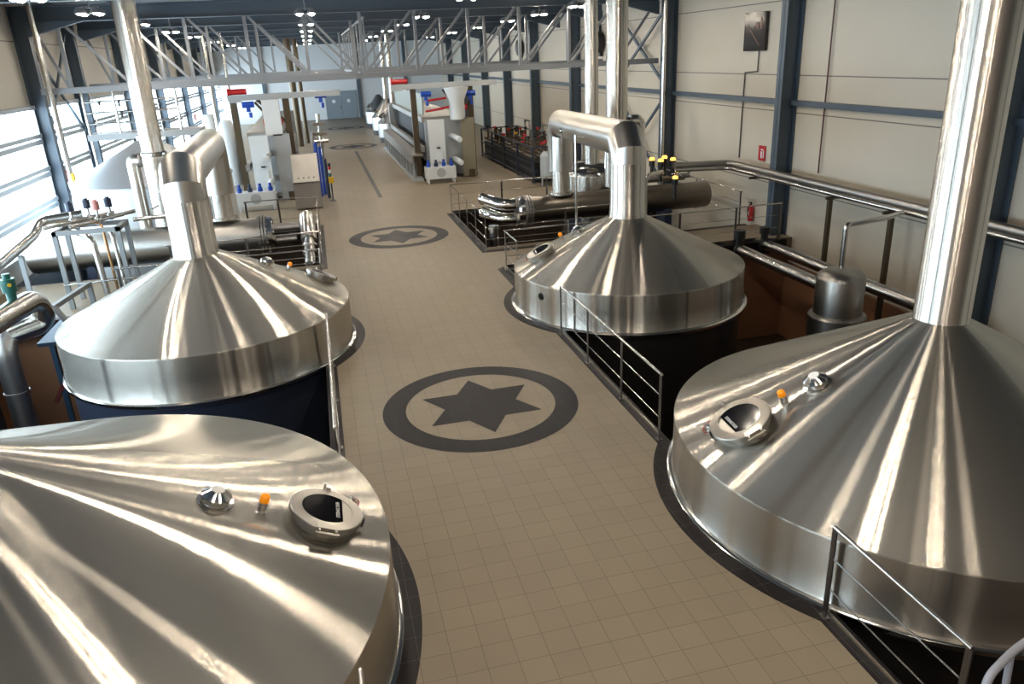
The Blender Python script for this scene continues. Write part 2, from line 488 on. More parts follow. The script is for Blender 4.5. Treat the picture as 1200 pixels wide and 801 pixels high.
# ------------------------------------------------------------------ brew kettles
def frame_on_cone(t, ang, r):
    """local x across, y up the slope, z out of the sheet"""
    a = R_(ang); th = math.atan2(t['za'] - t['zr'], t['R'] - t['rp'])
    z = t['zr'] + (t['R'] - r) * math.tan(th)
    n = Vector((cos(a) * sin(th), sin(a) * sin(th), cos(th))); d = Vector((cos(a) * cos(th), sin(a) * cos(th), -sin(th)))
    e = n.cross(d)
    M = Matrix((e, -d, n)).transposed().to_4x4()
    M.translation = Vector((t['c'][0] + r * cos(a), t['c'][1] + r * sin(a), z))
    return M
def text_mesh(body, size, depth=.002):
    cu = bpy.data.curves.new('lettering', 'FONT'); cu.body = body; cu.size = size; cu.align_x = 'CENTER'; cu.align_y = 'CENTER'; cu.extrude = depth
    o = bpy.data.objects.new('lettering', cu); sc.collection.objects.link(o)
    dg = bpy.context.evaluated_depsgraph_get()
    me = bpy.data.meshes.new_from_object(o.evaluated_get(dg))
    bpy.data.objects.remove(o)
    mb = MB(); mb.bm.from_mesh(me); bpy.data.meshes.remove(me)
    return mb
def manhole(root, M, s=1.0, latch=1):
    col = MB().lathe([(.29 * s, -.03), (.29 * s, .04), (.305 * s, .045), (.305 * s, .065), (.325 * s, .068), (.325 * s, .108), (.318 * s, .116), (.222 * s, .124), (.218 * s, .118), (0, .118)], n=56, cap=False)
    o = obj('manhole', col.xf(M), MANM, root, smooth=14, label='polished round manhole')
    pts = []
    rr = .222 * s; ch = -.135 * s
    for i in range(64):
        a = 2 * pi * i / 64; x, y = rr * cos(a), rr * sin(a)
        pts.append((x, max(y, ch)))
    obj('sight_glass', MB().prism(pts, .10, .1235).xf(M), BLACKGL, o, label='black glass with one straight edge')
    tm = text_mesh('STEINECKER', .045 * s, .0008)
    obj('lettering', tm.xf(M @ Matrix.Translation((0, -.095 * s, .1245))), WHITETXT, o)
    h = MB()
    for sx in (-.07, .07):
        h.box((latch * .335 * s, sx * s, .095), (.08, .02, .07))
    h.cyl((latch * .37 * s, -.1 * s, .10), (latch * .37 * s, .1 * s, .10), .014)
    h.box((latch * .30 * s, 0, .128), (.09, .19 * s, .012))
    obj('hinge', h.xf(M), MANM, o, smooth=20)
    l = MB().box((-latch * .33 * s, -.02, .1), (.05, .045, .09)).cyl((-latch * .34 * s, .02, .1), (-latch * .36 * s, .02, .16), .012)
    obj('latch', l.xf(M), POLISH, o)
    obj('grip', MB().box((-.06 * s, -.325 * s, .075), (.03, .022, .09)).xf(M), BLACK, o, label='black rubber grip')
    return o
def kettle(key, label, ang, pos, name='brew_kettle', big=1.0, latch=1):
    t = T[key]; cx, cy = t['c']
    root = thing(name, label, 'brew kettle', (cx, cy, PIT), None)
    R, zr, za, rp = t['R'], t['zr'], t['za'], t['rp']
    th = (za - zr) / (R - rp)
    prof = [(rp * .8, za + .2 * rp * th), (rp, za)]
    for k in range(1, 13):
        r = rp + (R - rp) * k / 12 * .992
        prof.append((r, zr + (R - r) * th))
    prof += [(R - .004, zr + .004), (R, zr - .012)]
    obj('dome', MB().lathe(prof, (cx, cy, 0), n=128, cap=False), STEEL, root)
    obj('skirt', MB().lathe([(R, zr - .012), (R, zr * .5), (R, .07), (R + .02, .03), (R - .1, .0)], (cx, cy, 0), n=128, cap=False), SKIRT, root)
    f = t['fl']
    obj('base_flange', MB().lathe([(R - .05, .055), (f - .03, .05), (f, .03), (f, -.02), (f - .03, -.05), (R - .06, -.05)], (cx, cy, 0), n=128, cap=False), POLISH, root)
    obj('lower_body', MB().lathe([(R - .06, .0), (R - .06, PIT)], (cx, cy, 0), n=96), (BODYR if key[0] == 'R' else BODY), root)
    a1, a2, a3 = ang; r1, r2, r3 = pos
    manhole(root, frame_on_cone(t, a1, r1), .9 * big, latch)
    M = frame_on_cone(t, a2, r2)
    sl = obj('sight_lamp', MB().lathe([(.05, -.02), (.05, .01), (.042, .012), (.042, .10), (.046, .105), (.046, .12)], n=24).xf(M), POLISH, root)
    obj('lamp_cap', MB().lathe([(.044, .12), (.046, .15), (.040, .18), (.02, .195), (0, .198)], n=24).xf(M), ORANGE, sl, label='orange lamp cap')
    M = frame_on_cone(t, a3, r3)
    sp = obj('spray_port', MB().lathe([(.165, -.02), (.165, .015), (.13, .02), (.123, .06), (.138, .065), (.138, .082), (.066, .135), (.063, .141)], n=32).xf(M), POLISH, root, smooth=20)
    obj('cap', MB().lathe([(.063, .140), (.055, .147), (0, .149)], n=24).xf(M), WHITETXT, sp, label='bright round cap')
    # small cable plug below the manhole
    M = frame_on_cone(t, a1 - latch * 6.5, min(r1 + .30, R - .12))
    pl = obj('cable_plug', MB().lathe([(.03, -.01), (.03, .04), (.018, .045), (.018, .07)], n=16).cyl((.03, .0, .03), (.09, .02, .035), .014).xf(M), POLISH, root)
    pts = [(.09, .02, .035), (.12, .0, .02), (.06, -.08, .015), (-.04, -.06, .015), (-.10, .02, .02), (-.06 + latch * .0, .14, .03)]
    obj('cable', MB().tube(pts, .006, 8, bend=.05).xf(M), REDC, pl, label='dark red cable')
    return root
# near right: straight chimney
k = kettle('RN', 'large steel brew kettle at the front right, under a tall straight chimney', (176.4, 178, 178.5), (2.42, 1.93, 1.55), big=1.26, latch=1)
cx, cy = T['RN']['c']; ch = MB().lathe([(.325, 2.15), (.31, 2.17), (.30, 2.19), (.30, ZC - .02)], (cx, cy, 0), n=64, cap=False)
obj('chimney', ch, PIPEZ, k)
# near left
k = kettle('LN', 'large steel brew kettle at the front left, cut by the picture edge', (-.4, -2.2, -1.8), (3.25, 2.70, 2.31), big=1.24, latch=-1)
cx, cy = T['LN']['c']
obj('chimney', MB().lathe([(.46, 2.29), (.435, 2.33), (.42, 2.35), (.42, ZC - .02)], (cx, cy, 0), n=64, cap=False), PIPEZ, k)

def duct(root, cx, cy, zb, r, zt, cyb, xb, zend, fall):
    """vapour duct: up from the dome, mitred bend, back along the hall, mitred bend, down in a jacket"""
    obj('duct_riser', MB().lathe([(r * 1.06, zb - .06), (r * 1.01, zb + .25), (r, zb + .26), (r, zt - .46)], (cx, cy, 0), n=48, cap=False), PIPEZ, root)
    def at(y, z): return (cx + (xb - cx) * (y - cy) / (cyb - cy), y, z - fall * (y - cy) / (cyb - cy))
    obj('duct_elbow', MB().tube([(cx, cy, zt - .47), (cx, cy, zt - .25), at(cy + .25, zt), at(cy + .50, zt)], r * 1.005, 64), DUCTM, root, smooth=25)
    obj('duct_run', MB().tube([at(cy + .49, zt), at(cyb - .49, zt)], r, 48), DUCTM, root)
    obj('duct_drop', MB().tube([at(cyb - .50, zt), at(cyb - .25, zt), (xb, cyb, zt - fall - .25), (xb, cyb, zend + .75)], r, 48), DUCTM, root, smooth=25)
    obj('duct_neck', MB().lathe([(r * .72, zend + .76), (r * .72, zend + .1), (r * .95, zend + .09), (r * .95, zend + .02)], (xb, cyb, 0), n=40), PIPEZ, root)
k = kettle('RF', 'steel brew kettle beyond the right railing, its duct bending back to the wall-side exchanger', (171.9, 165, 164), (1.92, 1.42, 1.08), big=1.1, latch=1)
duct(k, 6.37, 15.43, 1.87, .385, 3.48, 22.6, 7.12, 1.13, .2)
PORT = 24
mm = MB().torus((6.37 - 2.54 * cos(R_(PORT)), 15.43 - 2.54 * sin(R_(PORT)), .58), .06, .018, (-cos(R_(PORT)), -sin(R_(PORT)), 0), 24, 8)
mm.lathe([(.055, -.01), (.05, .008), (0, .01)], (6.37 - 2.54 * cos(R_(PORT)), 15.43 - 2.54 * sin(R_(PORT)), .58), (-cos(R_(PORT)), -sin(R_(PORT)), 0), 24)
obj('side_port', mm, BLACKGL, k, label='small dark round port')
# inspection rods along the duct
for yy in (17.2, 18.9, 20.6):
    obj('duct_valve', MB().sphere((6.55, yy, 3.25), .07, 12).cyl((6.55, yy, 3.25), (6.53, yy, 2.65), .02, 8), POLISH, k)
obj('standing_rod', MB().cyl((5.85, 17.4, 1.2), (5.85, 17.4, 3.45), .03, 10).cyl((5.85, 17.4, 3.40), (6.4, 18.0, 3.3), .015, 8), POLISH, k)
k = kettle('LF', 'steel brew kettle behind the front left one, its duct bending back', (15.6, 6, 7.1), (2.25, 1.57, 1.19), big=1.1, latch=-1)
duct(k, -2.55, 15.3, 1.97, .40, 3.48, 23.0, -2.92, 1.20, .15)

# ------------------------------------------------------------------ condensers (horizontal shells in the second pit)
def condenser(label, x0, x1, y, z, r, flip):
    root = thing('condenser', label, 'heat exchanger', ((x0 + x1) / 2, y, PIT))
    xe = x0 if flip > 0 else x1            # end with the bolted flange faces the aisle
    xf = x1 if flip > 0 else x0
    s = flip
    L = abs(x1 - x0)
    obj('shell', MB().lathe([(r, 0), (r, L - .12), (r * .93, L - .03), (r * .7, L), (0, L)], (xe, y, z), (s, 0, 0), 56), SHELLD if flip > 0 else SHELL, root)
    fl_ = MB()
    for h in (-.16, -.08, 0): fl_.lathe([(r * 1.13, h), (r * 1.13, h + .05)], (xe, y, z), (s, 0, 0), 56)
    for i in range(24):
        a = 2 * pi * i / 24
        fl_.cyl((xe - s * .2, y + r * 1.06 * cos(a), z + r * 1.06 * sin(a)), (xe + s * .07, y + r * 1.06 * cos(a), z + r * 1.06 * sin(a)), .016, 6)
    obj('bolted_flange', fl_, PIPED, root)
    obj('end_cover', MB().lathe([(r, 0), (r, .16), (r * .85, .22), (0, .23)], (xe - s * .16, y, z), (-s, 0, 0), 48), POLISH, root)
    for xx in (x0 + L * .25, x0 + L * .75):
        obj('saddle', MB().box2((xx - .1, y - r * .8, PIT), (xx + .1, y + r * .8, z - r * .75)), BODY, root)
    return root
hxr = condenser('steel condenser shell on the right with two elbow pipes at its bolted end', 6.05, 12.1, 22.6, .74, .42, 1)
for dz, r in ((.21, .18), (-.23, .18)):
    z = .74 + dz
    obj('elbow_pipe', MB().tube([(5.86, 22.6, z), (5.25, 22.6, z), (4.72, 23.25, z + .16)], r, 24, bend=.3), POLISH, hxr)
    obj('pipe_clamp', MB().lathe([(r * 1.25, 0), (r * 1.25, .05)], (5.62, 22.6, z), (1, 0, 0), 20).lathe([(r * 1.25, 0), (r * 1.25, .05)], (5.74, 22.6, z), (1, 0, 0), 20), PIPED, hxr)
obj('drop_pipe', MB().cyl((4.86, 22.35, PIT), (4.86, 22.35, .42), .15, 24).lathe([(.18, .3), (.18, .36)], (4.86, 22.35, 0), n=24), PIPE, hxr)
hxl = condenser('steel condenser shell on the left with a tee pipe at its bolted end', -8.1, -1.95, 23.0, .66, .50, -1)
obj('tee_pipe', MB().tube([(-1.7, 23, .82), (-.86, 23, .82)], .14, 20).tube([(-1.7, 23, .46), (-.98, 23, .46)], .10, 16), PIPED, hxl)
obj('tee_elbow', MB().tube([(-.62, 23.3, 1.0), (-.62, 22.4, .76), (-.62, 22.1, .55)], .22, 24, bend=.2), PIPE, hxl)
obj('valve_drop', MB().cyl((-.62, 22.15, .62), (-.66, 21.6, .0), .15, 20).cyl((-.66, 21.6, .02), (-.66, 21.6, PIT), .15, 20)
    .lathe([(.2, 0), (.2, .05)], (-.63, 22.0, .42), (0, .45, .62), 20).lathe([(.2, 0), (.2, .05)], (-.645, 21.85, .24), (0, .45, .62), 20), PIPE, hxl)

# stacks that rise behind the condensers
def stack(label, x, y, r, z0, rj, zj):
    root = thing('exhaust_stack', label, 'stack', (x, y, z0))
    obj('pipe', MB().lathe([(r, zj), (r, ZC - .02)], (x, y, 0), n=40, cap=False), PIPEZ, root)
    obj('jacket', MB().lathe([(rj * .5, z0), (rj, z0 + .03), (rj, zj - .1), (rj * .98, zj)], (x, y, 0), n=40), PIPEZ, root)
    obj('clamp_ring', MB().lathe([(r * 1.08, zj), (r * 1.2, zj + .03), (r * 1.2, zj + .09), (r * 1.05, zj + .12)], (x, y, 0), n=40, cap=False), POLISH, root)
    return root
s1 = stack('tall steel stack on the window side, rising behind the left kettle duct', -4.42, 23.0, .285, 1.17, .33, 3.1)
obj('side_branch', MB().cyl((-4.75, 23.2, 3.0), (-4.45, 23.1, 3.0), .14, 20), POLISH, s1)
obj('down_pipe', MB().tube([(-4.8, 23.2, 3.0), (-5.05, 23.25, 3.0), (-5.05, 23.25, 2.6), (-5.05, 23.25, 1.09)], .17, 24, bend=.2), PIPEZ, s1)
obj('branch_flange', MB().lathe([(.2, 0), (.2, .05)], (-4.86, 23.2, 3.0), (1, 0, 0), 20), PIPED, s1)
s2 = stack('wide steel stack rising right behind the bent duct of the right kettle', 9.10, 23.0, .33, 1.15, .38, 3.0)
obj('side_branch', MB().cyl((9.1, 23.0, 3.15), (9.6, 23.0, 3.15), .13, 20), POLISH, s2)
obj('branch_elbow', MB().tube([(9.55, 23.0, 3.15), (9.85, 23.0, 3.15), (9.85, 23.0, 1.14)], .20, 24, bend=.2), PIPE, s2)
s3 = stack('narrow steel stack just left of the wide stack', 8.62, 23.95, .215, 1.78, .24, 3.1)

# vessels beyond the condensers
def silo(label, x, y, r, zr, za, m):
    root = thing('hot_water_tank', label, 'tank', (x, y, PIT))
    obj('shell', MB().lathe([(r, PIT), (r, zr)], (x, y, 0), n=72, cap=False), m, root)
    obj('cone_roof', MB().lathe([(r + .03, zr - .03), (r + .03, zr), (.25, za), (0, za)], (x, y, 0), n=72), mat('matt_grey_roof_sheet', (.42, .44, .46), .45, .6), root)
    obj('top_hatch', MB().lathe([(.26, za - .03), (.26, za + .12), (.2, za + .16), (0, za + .17)], (x, y, 0), n=32), PIPED, root)
    return root
silo('wide white cone-roofed tank beside the windows behind the left condenser', -5.2, 26.3, 2.35, 2.15, 3.3, WHITEP)
v = thing('dome_vessel', 'steel dome-topped vessel behind the right condenser', 'tank', (9.1, 24.9, PIT))
obj('shell', MB().lathe([(1.2, PIT), (1.2, 1.38)], (9.1, 24.9, 0), n=64, cap=False), SKIRT, v)
obj('dome', MB().lathe([(1.2, 1.37)] + [(1.2 * cos(a * pi / 2 / 10), 1.38 + .42 * sin(a * pi / 2 / 10)) for a in range(1, 10)] + [(0, 1.8)], (9.1, 24.9, 0), n=64), POLISH, v)

# ------------------------------------------------------------------ railings
def railing(label, pts, posts, h=1.03, group=None, nwire=2, kick=True, name='railing', z0=0.0):
    base = Vector(pts[0])
    root = thing(name, label, 'railing', (base.x, base.y, z0))
    P = [Vector((p[0], p[1], z0)) for p in pts]
    up = Vector((0, 0, 1))
    obj('top_rail', MB().tube([p + up * h for p in P], .021, 12), RAILM, root)
    for k in range(nwire):
        zz = h * (.68 - k * .34)
        obj('mid_rail', MB().tube([p + up * zz for p in P], .008, 8), RAILM, root)
    if kick:
        m = MB()
        for a, b in zip(P, P[1:]): m.bar(a + up * .06, b + up * .06, .008, .11)
        obj('toe_plate', m, RAILM, root)
    for (x, y) in posts:
        d = (P[1] - P[0]).normalized()
        if len(P) > 2:
            best = min(zip(P, P[1:]), key=lambda ab: abs((Vector((x, y, z0)) - ab[0]).cross((ab[1] - ab[0]).normalized()).length) + (0 if -.1 <= (Vector((x, y, z0)) - ab[0]).dot((ab[1] - ab[0]).normalized()) <= (ab[1] - ab[0]).length + .1 else 10))
            d = (best[1] - best[0]).normalized()
        rot = Matrix((d, up.cross(d), up)).transposed()
        obj('post', MB().box((x, y, z0 + h / 2 - .01), (.06, .016, h), rot).box((x, y, z0 + .008), (.1, .08, .012), rot), RAILD, root)
    return root
X_R = 4.22; X_L = -.26
railing('long railing along the aisle between the two right kettles', [(X_R, 13.62), (X_R, 8.92)], [(X_R, 13.58), (X_R, 12.0), (X_R, 10.4), (X_R, 8.95)])
railing('railing at the foot of the front right kettle', [(X_R, 5.12), (X_R, 3.5)], [(X_R, 5.10), (X_R, 3.52)])
railing('railing along the aisle between the two left kettles', [(X_L, 13.55), (X_L, 8.75)], [(X_L, 13.5), (X_L, 11.9), (X_L, 10.2), (X_L, 8.8)])
railing('railing in front of the front left kettle', [(X_L + .06, 4.62), (X_L + .06, 2.2)], [(X_L + .06, 4.6), (X_L + .06, 2.25)])
railing('railing behind the right kettle, running to the beige wall', [(4.36, 17.5), (4.36, 18.8), (12.45, 18.84)], [(4.36, 17.55), (4.36, 18.75), (7.2, 18.8), (9.3, 18.8), (11.0, 18.8), (12.4, 18.8)])
railing('railing around the aisle end of the right condenser pit', [(8.9, 20.9), (4.32, 20.9), (4.32, 26.85), (7.9, 26.85), (9.5, 26.85)], [(4.32, 21.0), (4.32, 22.4), (4.32, 23.8), (4.32, 25.2), (4.32, 26.8), (6.2, 26.85), (7.9, 26.85), (9.4, 26.85), (6.7, 20.9), (8.8, 20.9)])
railing('railing closing the wall end of the right condenser pit', [(12.4, 20.9), (12.4, 26.9)], [(12.4, 21.0), (12.4, 23.9), (12.4, 26.8)], kick=False)
railing('railing behind the left kettle, turning along the aisle', [(-.32, 17.35), (-.32, 18.8), (-5.0, 18.8)], [(-.32, 17.4), (-.32, 18.75), (-2.6, 18.8), (-4.9, 18.8)])
railing('railing around the aisle end of the left condenser pit', [(-4.2, 20.9), (-.32, 20.9), (-.32, 26.85), (-2.7, 26.85)], [(-.32, 21.0), (-.32, 22.9), (-.32, 24.8), (-.32, 26.8), (-1.6, 26.85), (-2.65, 26.85), (-2.2, 20.9), (-4.1, 20.9)])
# stair rail at the lower right corner
lr = thing('stair_rail', 'grey bent tube stair rail at the lower right corner of the picture', 'railing', (4.25, 3.3, 0))
GT = mat('grey_tube_paint', (.30, .31, .36), .4)
obj('bent_tube', MB().tube([(4.08, 3.12, 0), (4.16, 3.3, .95), (4.5, 3.42, 1.0), (5.6, 3.7, 1.05)], .03, 12, bend=.12), GT, lr)
obj('post', MB().cyl((4.42, 3.3, 0), (4.48, 3.41, 1.0), .026, 12), GT, lr)

# ------------------------------------------------------------------ roof trusses
NX = [1.8 + 1.8 * k for k in range(-5, 6)]
def roof_truss(label, y, zc=4.82, zt=6.78):
    root = thing('roof_truss', label, 'truss', (1.8, y, zc - .1))
    obj('lower_chord', MB().box2((XL + .44, y - .09, zc - .09), (XR - .52, y + .09, zc + .09)), TRUSSM, root)
    for x in NX:
        obj('vertical', MB().box2((x - .05, y - .05, zc + .09), (x + .05, y + .05, zt)), TRUSSM, root)
    for a, b in zip(NX, NX[1:]):
        if b <= 1.81: p, q = (a + .12, y, zt - .02), (b - .06, y, zc + .1)
        else: p, q = (b - .12, y, zt - .02), (a + .06, y, zc + .1)
        obj('diagonal', MB().bar(p, q, .08, .08), TRUSSM, root)
    obj('diagonal', MB().bar((XL + .6, y, zt - .05), (NX[0] - .06, y, zc + .1), .08, .08), TRUSSM, root)
    obj('diagonal', MB().bar((XR - .7, y, zt - .05), (NX[-1] + .06, y, zc + .1), .08, .08), TRUSSM, root)
    return root
roof_truss('grey lattice truss nearest the gallery, crossing the whole hall', 27.3)
roof_truss('grey lattice truss second from the gallery', 33.0)
roof_truss('grey lattice truss farthest from the gallery', 45.5)
lt = thing('roof_truss', 'truss running lengthwise under the roof, its close posts seen end on', 'truss', (1.95, 27.5, 4.8))
obj('lower_chord', MB().box2((1.88, 27.42, 4.8), (2.02, 45.3, 4.9)), TRUSSM, lt)
obj('upper_chord', MB().box2((1.92, 27.42, 6.6), (1.98, 45.3, 6.66)), TRUSSM, lt)
for k in range(9):
    y = 27.9 + k * 2.05
    obj('vertical', MB().box2((1.925, y - .03, 4.9), (1.975, y + .03, 6.6)), TRUSSM, lt)

# ------------------------------------------------------------------ ceiling lamps (four bright heads each)
LED = mat('lamp_light_disc', (1, 1, 1), .4, emit=(1.0, .88, .72), estr=LAMP)
LAMPH = mat('lamp_housing', (.25, .26, .28), .4, .5)
def lamp(label, x, y, z=6.58):
    root = thing('ceiling_lamp', label, 'lamp', (x, y, z))
    obj('bracket', MB().box2((x - .2, y - .03, z + .12), (x + .2, y + .03, z + .16)).box2((x - .03, y - .2, z + .12), (x + .03, y + .2, z + .16)).cyl((x, y, z + .14), (x, y, ZC - .2), .02, 8), LAMPH, root)
    for sx in (-.17, .17):
        for sy in (-.17, .17):
            h = obj('lamp_head', MB().lathe([(.06, .14), (.12, .06), (.13, 0), (.125, 0), (.074, .012)], (x + sx, y + sy, z), n=20, cap=False), LAMPH, root)
            obj('light_disc', MB().lathe([(.075, .01), (.07, -.012), (.045, -.03), (0, -.036)], (x + sx, y + sy, z), n=20, cap=False), LED, h)
    return root
ROWS = [(-4.75, 'window-side', [11.5, 16.6, 20.9, 26.5, 32.2, 38.2, 47.0, 56.0, 65]),
        (.1, 'left middle', [-1.2, 4.9, 11.0, 17.4, 23.8, 30.2, 36.4, 43.0, 51.0, 60]),  # nearest lamp is added unseen behind the camera to brighten the near floor
        (3.9, 'right middle', [-.8, 2.3, 5.4, 13.5, 19.5, 27.75, 33.4, 40.0, 48.5, 57]),  # nearest two are added, out of view, to light the floor in front
        (8.4, 'wall-side', [18.9, 24.5, 28.9, 33.7, 40.3, 47.4, 56])]
ORD = ['first', 'second', 'third', 'fourth', 'fifth', 'sixth', 'seventh', 'eighth', 'ninth', 'tenth']
first_lamp = None
for x, nme, ys in ROWS:
    for i, y in enumerate(ys):
        lab = 'four-headed ceiling lamp, %s from the gallery in the %s row' % (ORD[i], nme)
        if first_lamp is None: first_lamp = lamp(lab, x, y); first_lamp['group'] = 'four-headed lamps under the roof'
        else: dup(first_lamp, (x, y, 6.58), lab)

# ------------------------------------------------------------------ wall pipes, pit pipes and pot on the right
wp = thing('insulated_wall_pipe', 'pair of steel pipes along the beige wall, turning the corner above the right condenser', 'pipe', (12.25, 16, 1.7))
obj('pipe', MB().tube([(12.32, 9.5, 1.82), (12.32, 21.6, 1.82), (10.5, 21.75, 1.86)], .10, 16, bend=.25), PIPED, wp)
obj('pipe', MB().tube([(12.18, 9.5, 1.70), (12.18, 21.45, 1.70), (10.5, 21.6, 1.74)], .06, 14, bend=.25), PIPE, wp)
for y in (10.6, 14.35, 16.4, 20.0):
    obj('bracket', MB().box2((12.05, y - .03, 1.56), (XR, y + .03, 1.63)), BROWNP, wp)
for y in (14.3, 16.5):
    tag(obj('pipe_stanchion', MB().box2((12.20, y - .05, -2.9), (12.30, y + .05, 1.56)).box2((12.12, y - .09, PIT), (12.38, y + .09, -2.9)), BROWNP),
        'brown upright under the wall pipes, %s the small steel pot' % ('just beyond' if y > 15 else 'nearest to'), 'support post', 'uprights under the wall pipes')
pp = thing('pit_pipe', 'dull steel pipe along the pit, ending at the small pot', 'pipe', (10.85, 16, -.1))
obj('pipe', MB().tube([(10.72, 13.92, -.02), (10.85, 14.5, -.02), (10.85, 18.2, -.02)], .15, 20), PIPE, pp)
obj('end_valve', MB().lathe([(.19, 0), (.19, .05)], (10.85, 18.2, -.02), (0, 1, 0), 20).cyl((10.85, 18.3, -.1), (10.85, 18.3, .35), .10, 16).cyl((10.85, 18.3, .3), (10.85, 18.3, .52), .16, 16), BLACK, pp, label='black valve at the pipe end')
pp = thing('pit_pipe', 'dull steel pipe along the pit, running past the pot close to the wall', 'pipe', (11.75, 16, -.1))
obj('pipe', MB().tube([(11.75, 18.45, .0), (11.75, 12.2, .0), (11.3, 11.4, -.25)], .15, 20, bend=.4), PIPE, pp)
obj('end_valve', MB().lathe([(.19, 0), (.19, .05)], (11.75, 18.4, .0), (0, 1, 0), 20).cyl((11.75, 18.5, -.1), (11.75, 18.5, .3), .10, 16).cyl((11.75, 18.5, .3), (11.75, 18.5, .48), .15, 16), BLACK, pp, label='black valve at the pipe end')
pt = thing('condensate_pot', 'small dome-topped steel pot in the pit by the right wall', 'pot', (10.42, 13.4, PIT))
obj('shell', MB().lathe([(.5, -.35), (.5, .52), (.46, .62), (.36, .69), (.2, .73), (0, .745)], (10.42, 13.4, 0), n=48), SHELL, pt)
obj('skirt_ring', MB().lathe([(.60, -.75), (.60, -.30), (.57, -.26), (.5, -.25)], (10.42, 13.4, 0), n=48), SHELL, pt)
obj('stand', MB().lathe([(.5, PIT), (.5, -.74)], (10.42, 13.4, 0), n=32), BODY, pt)
obj('vent_pipe', MB().tube([(10.44, 13.45, .74), (10.44, 13.45, 1.66), (11.5, 13.6, 1.68), (12.1, 13.8, 1.70)], .055, 14, bend=.1), PIPE, pt)

# things on the right wall
ex = thing('fire_extinguisher', 'red fire extinguisher hanging on the beige wall beside the dark column', 'extinguisher', (12.78, 21.0, .05))
obj('cylinder', MB().lathe([(.075, .08), (.085, .1), (.085, .48), (.06, .56), (.025, .59)], (12.78, 21.0, 0), n=24), REDP, ex)
obj('valve_head', MB().cyl((12.78, 21.0, .58), (12.78, 21.0, .66), .03, 12).box((12.74, 21.0, .66), (.12, .03, .025)), BLACK, ex)
obj('hose', MB().tube([(12.73, 21.0, .62), (12.67, 21.0, .5), (12.68, 21.0, .22)], .014, 8, bend=.08), BLACK, ex)
obj('label', MB().box((12.693, 21.0, .33), (.004, .09, .12)), WHITETXT, ex)
sg = thing('fire_sign', 'small red fire extinguisher sign on the wall by the dark column', 'sign', (12.87, 20.75, 1.95))
obj('board', MB().box((12.875, 20.75, 2.17), (.02, .36, .44)), REDP, sg)
obj('pictogram', MB().box((12.862, 20.77, 2.12), (.004, .07, .2)).box((12.862, 20.74, 2.27), (.004, .12, .04)).box((12.862, 20.66, 2.14), (.004, .05, .22)), WHITETXT, sg)
scn = thing('wall_screen', 'dark rectangular panel hanging high on the beige wall with a cable below', 'screen', (12.8, 21.45, 5.05))
obj('panel', MB().box((12.82, 21.45, 5.58), (.09, 1.15, 1.05)), mat('dark_screen', (.018, .012, .012), .12), scn)
pic = mat('screen_streaks', (.25, .10, .07), .3)
obj('picture', MB().bar((12.77, 21.7, 5.65), (12.77, 21.15, 5.20), .006, .02).box((12.77, 21.3, 5.75), (.006, .12, .16)).box((12.77, 21.1, 5.8), (.006, .06, .3)), pic, scn)
obj('cable', MB().tube([(12.87, 21.3, 5.06), (12.87, 21.3, 4.48), (12.87, 22.0, 4.44), (12.87, 22.05, 1.9)], .02, 8), RAILD, scn)
for y, n_ in ((34.4, 'nearer'), (48.3, 'farther')):
    sp = thing('wall_heater', 'black unit mounted high on the right wall, the %s one' % n_, 'heater', (12.55, y, 5.15))
    obj('casing', MB().lathe([(.40, 0), (.46, .05), (.46, .28), (.3, .34), (0, .35)], (12.86, y, 5.6), (-1, 0, 0), 20), BLACK, sp)
    obj('arm', MB().box((12.8, y, 6.15), (.12, .08, .35)).box((12.8, y, 5.1), (.10, .3, .2)), BLACK, sp)
def brace(label, y0, y1, x, z0, z1):
    wx = XR - .003 if x > 0 else XL + .003
    b = thing('cross_brace', label, 'brace', (x, (y0 + y1) / 2, z0))
    obj('end_plate', MB().box2((min(x, wx), y0 - .05, z0 - .1), (max(x, wx), y0 + .05, z0 + .1)).box2((min(x, wx), y1 - .05, z0 - .1), (max(x, wx), y1 + .05, z0 + .1)), COLM, b)
    obj('bar', MB().bar((x, y0, z0), (x, y1, z1), .07, .1), COLM, b)
    obj('bar', MB().bar((x - .08, y0, z1), (x - .08, y1, z0), .07, .1), COLM, b)
brace('blue grey cross brace on the right wall, upper pair', 27.2, 32.0, 12.7, 3.9, 6.6)
brace('blue grey cross brace on the right wall, lower pair', 27.2, 32.0, 12.7, .2, 3.5)
brace('blue grey cross brace on the window wall beside the first wide column', 27.8, 32.1, -8.3, 3.4, 6.6)
for y, x in ((17.9, 12.83), (12.4, 12.83)):
    tag(obj('wall_conduit', MB().cyl((x, y, 1.95), (x, y, ZC), .02, 8), mat('dark_red_conduit', (.10, .03, .03), .4)),
        'thin dark red conduit on the right wall, %s' % ('left of the tall chimney' if y > 15 else 'behind the tall chimney'), 'conduit')
tag(obj('rain_pipe', MB().cyl((12.3, 26.55, 0), (12.3, 26.55, ZC), .075, 16), PIPE), 'pale down pipe on the dark column right of the steel stacks', 'down pipe')

